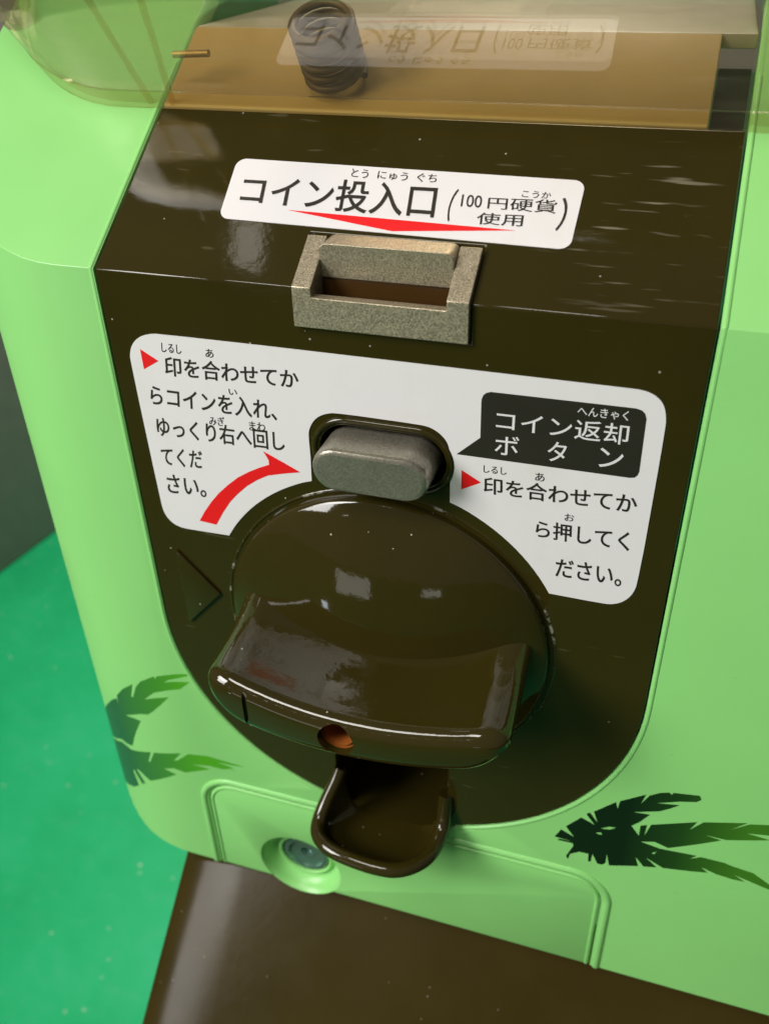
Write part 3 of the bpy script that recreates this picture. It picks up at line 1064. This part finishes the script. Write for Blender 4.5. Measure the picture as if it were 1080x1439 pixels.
def case_plan(n=18):
    pts = [(XL - 44, 220.0), (XL - 44, 150.0)]
    nr = [(-1, 0), (-1, 0)]
    for k in range(n + 1):
        a = math.pi / 2 * (1 - k / n)
        pts.append((XL - 44 * math.sin(a), CY + 44 - 44 * math.cos(a)))
        nr.append((-math.sin(a), -math.cos(a)))
    for k in range(n + 1):
        a = math.pi / 2 * k / n
        pts.append((XR + 44 * math.sin(a), CY + 44 - 44 * math.cos(a)))
        nr.append((math.sin(a), -math.cos(a)))
    pts.append((XR + 44, 220.0))
    nr.append((1, 0))
    return pts, nr


CP, CN = case_plan()


def shell(bm, heights, thick, extra=0.0):
    def P(i, h, t):
        (x, y), (nx, ny) = CP[i], CN[i]
        o = 0.70 * min(h, 28) + 0.25 * max(0, min(h - 28, 6)) - 0.16 * max(0, h - 34) + extra - t
        z = SLOPE * min(y, YT - 4) + 0.08 + h
        return Vector((x + nx * o, y + ny * o, z))
    outer = [[bm.verts.new(P(i, h, 0)) for i in range(len(CP))] for h in heights]
    inner = [[bm.verts.new(P(i, h, thick)) for i in range(len(CP))] for h in heights]
    for a, b in zip(outer, outer[1:]):
        for k in range(len(a) - 1):
            bm.faces.new((a[k], a[k + 1], b[k + 1], b[k]))
    for a, b in zip(inner, inner[1:]):
        for k in range(len(a) - 1):
            bm.faces.new((a[k + 1], a[k], b[k], b[k + 1]))
    for A, B in ((outer[0], inner[0]), (outer[-1], inner[-1])):
        for k in range(len(A) - 1):
            bm.faces.new((A[k], A[k + 1], B[k + 1], B[k]))
    return bm


bm = shell(bmesh.new(), [4.0, 10, 20, 28, 31, 34, 50, 70, 110], 1.6)
case = obj('clear_case', bm, M['case'], machine, 30)
case['label'] = 'clear smoky plastic case leaning out above the coin panel'
bm = shell(bmesh.new(), [0.0, 3.9], 2.2, 0.35)
obj('case_flange', bm, M['flange'], case, 30)
bm = bmesh.new()
for xa, xb in ((-68.0, -69.8), (-62.4, -56.5)):
    wall = lambda x, h: Vector((x, CY - 0.70 * h + 1.9, 26 + h))
    sweep(bm, [wall(xa, 0.5), wall((xa + xb) / 2, 13), wall(xb, 26), wall(xb + (xb - xa) * 0.3, 34)], 0.8, 8)
obj('case_rib', bm, M['flange'], case, 40)

bm = bmesh.new()
s0, s1 = 46.2, 71.5
prism(bm, [(-64.6, s0), (57.5, s0), (57.5, s1), (-64.6, s1)], lambda x, s: on_slope(x, s, 0.0), lambda x, s: on_slope(x, s, -3.0))
obj('amber_plate', bm, M['gold'], machine, 30, [bevel(0.5, 2), WN])
bm = bmesh.new()
prism(bm, [(57.8, s0), (64.6, s0), (64.6, s1), (57.8, s1)], lambda x, s: on_slope(x, s, -9.0), lambda x, s: on_slope(x, s, -12.0))
obj('black_channel', bm, M['black'], machine, 30)
bm = bmesh.new()
zt = SLOPE * s1 * SD / SL
box(bm, -64.6, 64.6, s1 * SD / SL + 0.2, YB, zt - 3, zt)
obj('capsule_deck', bm, M['pale'], machine, 30, [bevel(0.6, 2), WN])
bm = bmesh.new()
base = on_slope(-23.5, 56.0, 0.3)
path = []
for k in range(0, 6 * 20 + 1):
    a = 2 * math.pi * k / 20
    path.append(base + Vector((6.4 * math.cos(a), 0, 0)) + TS * (6.4 * math.sin(a)) + NS * (0.9 + k / 20 * 2.5))
sweep(bm, path, 0.95, 8)
obj('coil_spring', bm, M['steel'], machine, 60)
bm = bmesh.new()
sweep(bm, [Vector((-61.5, 41.0, 36.6)), Vector((-52.5, 41.0, 37.0))], 0.8, 10)
obj('brass_pin', bm, M['brass'], machine, 40)

# ---- brown outlet hood below the body
hd = Vector((0, -43.4, -36.0)).normalized()
hn = Vector((0, -36.0, 43.4)).normalized()
bm = bmesh.new()
rows = []
for t, bend in [(-6, 0), (0, 0), (30, 0), (60, 0), (110, 0), (135, 0.6), (150, 3.5), (158, 9)]:
    row = []
    for x, dz in [(-87.3, -30), (-87.1, -9), (-86.0, -5.6), (-82.5, -3.4), (-75, -1.7), (-66, -0.5), (-60, 0), (20, 0.6), (120, 0.2), (165, -0.6), (172, -4), (174, -30)]:
        x2 = x + max(0, t) * 0.045 if -72 < x < 0 else x
        row.append(bm.verts.new(Vector((x2, 8.2, -227.0)) + hd * t + hn * (dz - bend)))
    rows.append(row)
row = [bm.verts.new((v.co.x, v.co.y + 2, FLOOR + 2)) for v in rows[-1]]
rows.append(row)
for a, b in zip(rows, rows[1:]):
    for k in range(len(a) - 1):
        bm.faces.new((a[k], a[k + 1], b[k + 1], b[k]))
obj('outlet_hood', bm, M['brown_hood'], machine, 40)
# lower plinth behind the hood, down to the floor
bm = bmesh.new()
box(bm, -84, 170, 9, 230, FLOOR + 1, BOT - 1)
obj('plinth', bm, M['brown_hood'], machine, 30, [bevel(3, 2), WN])
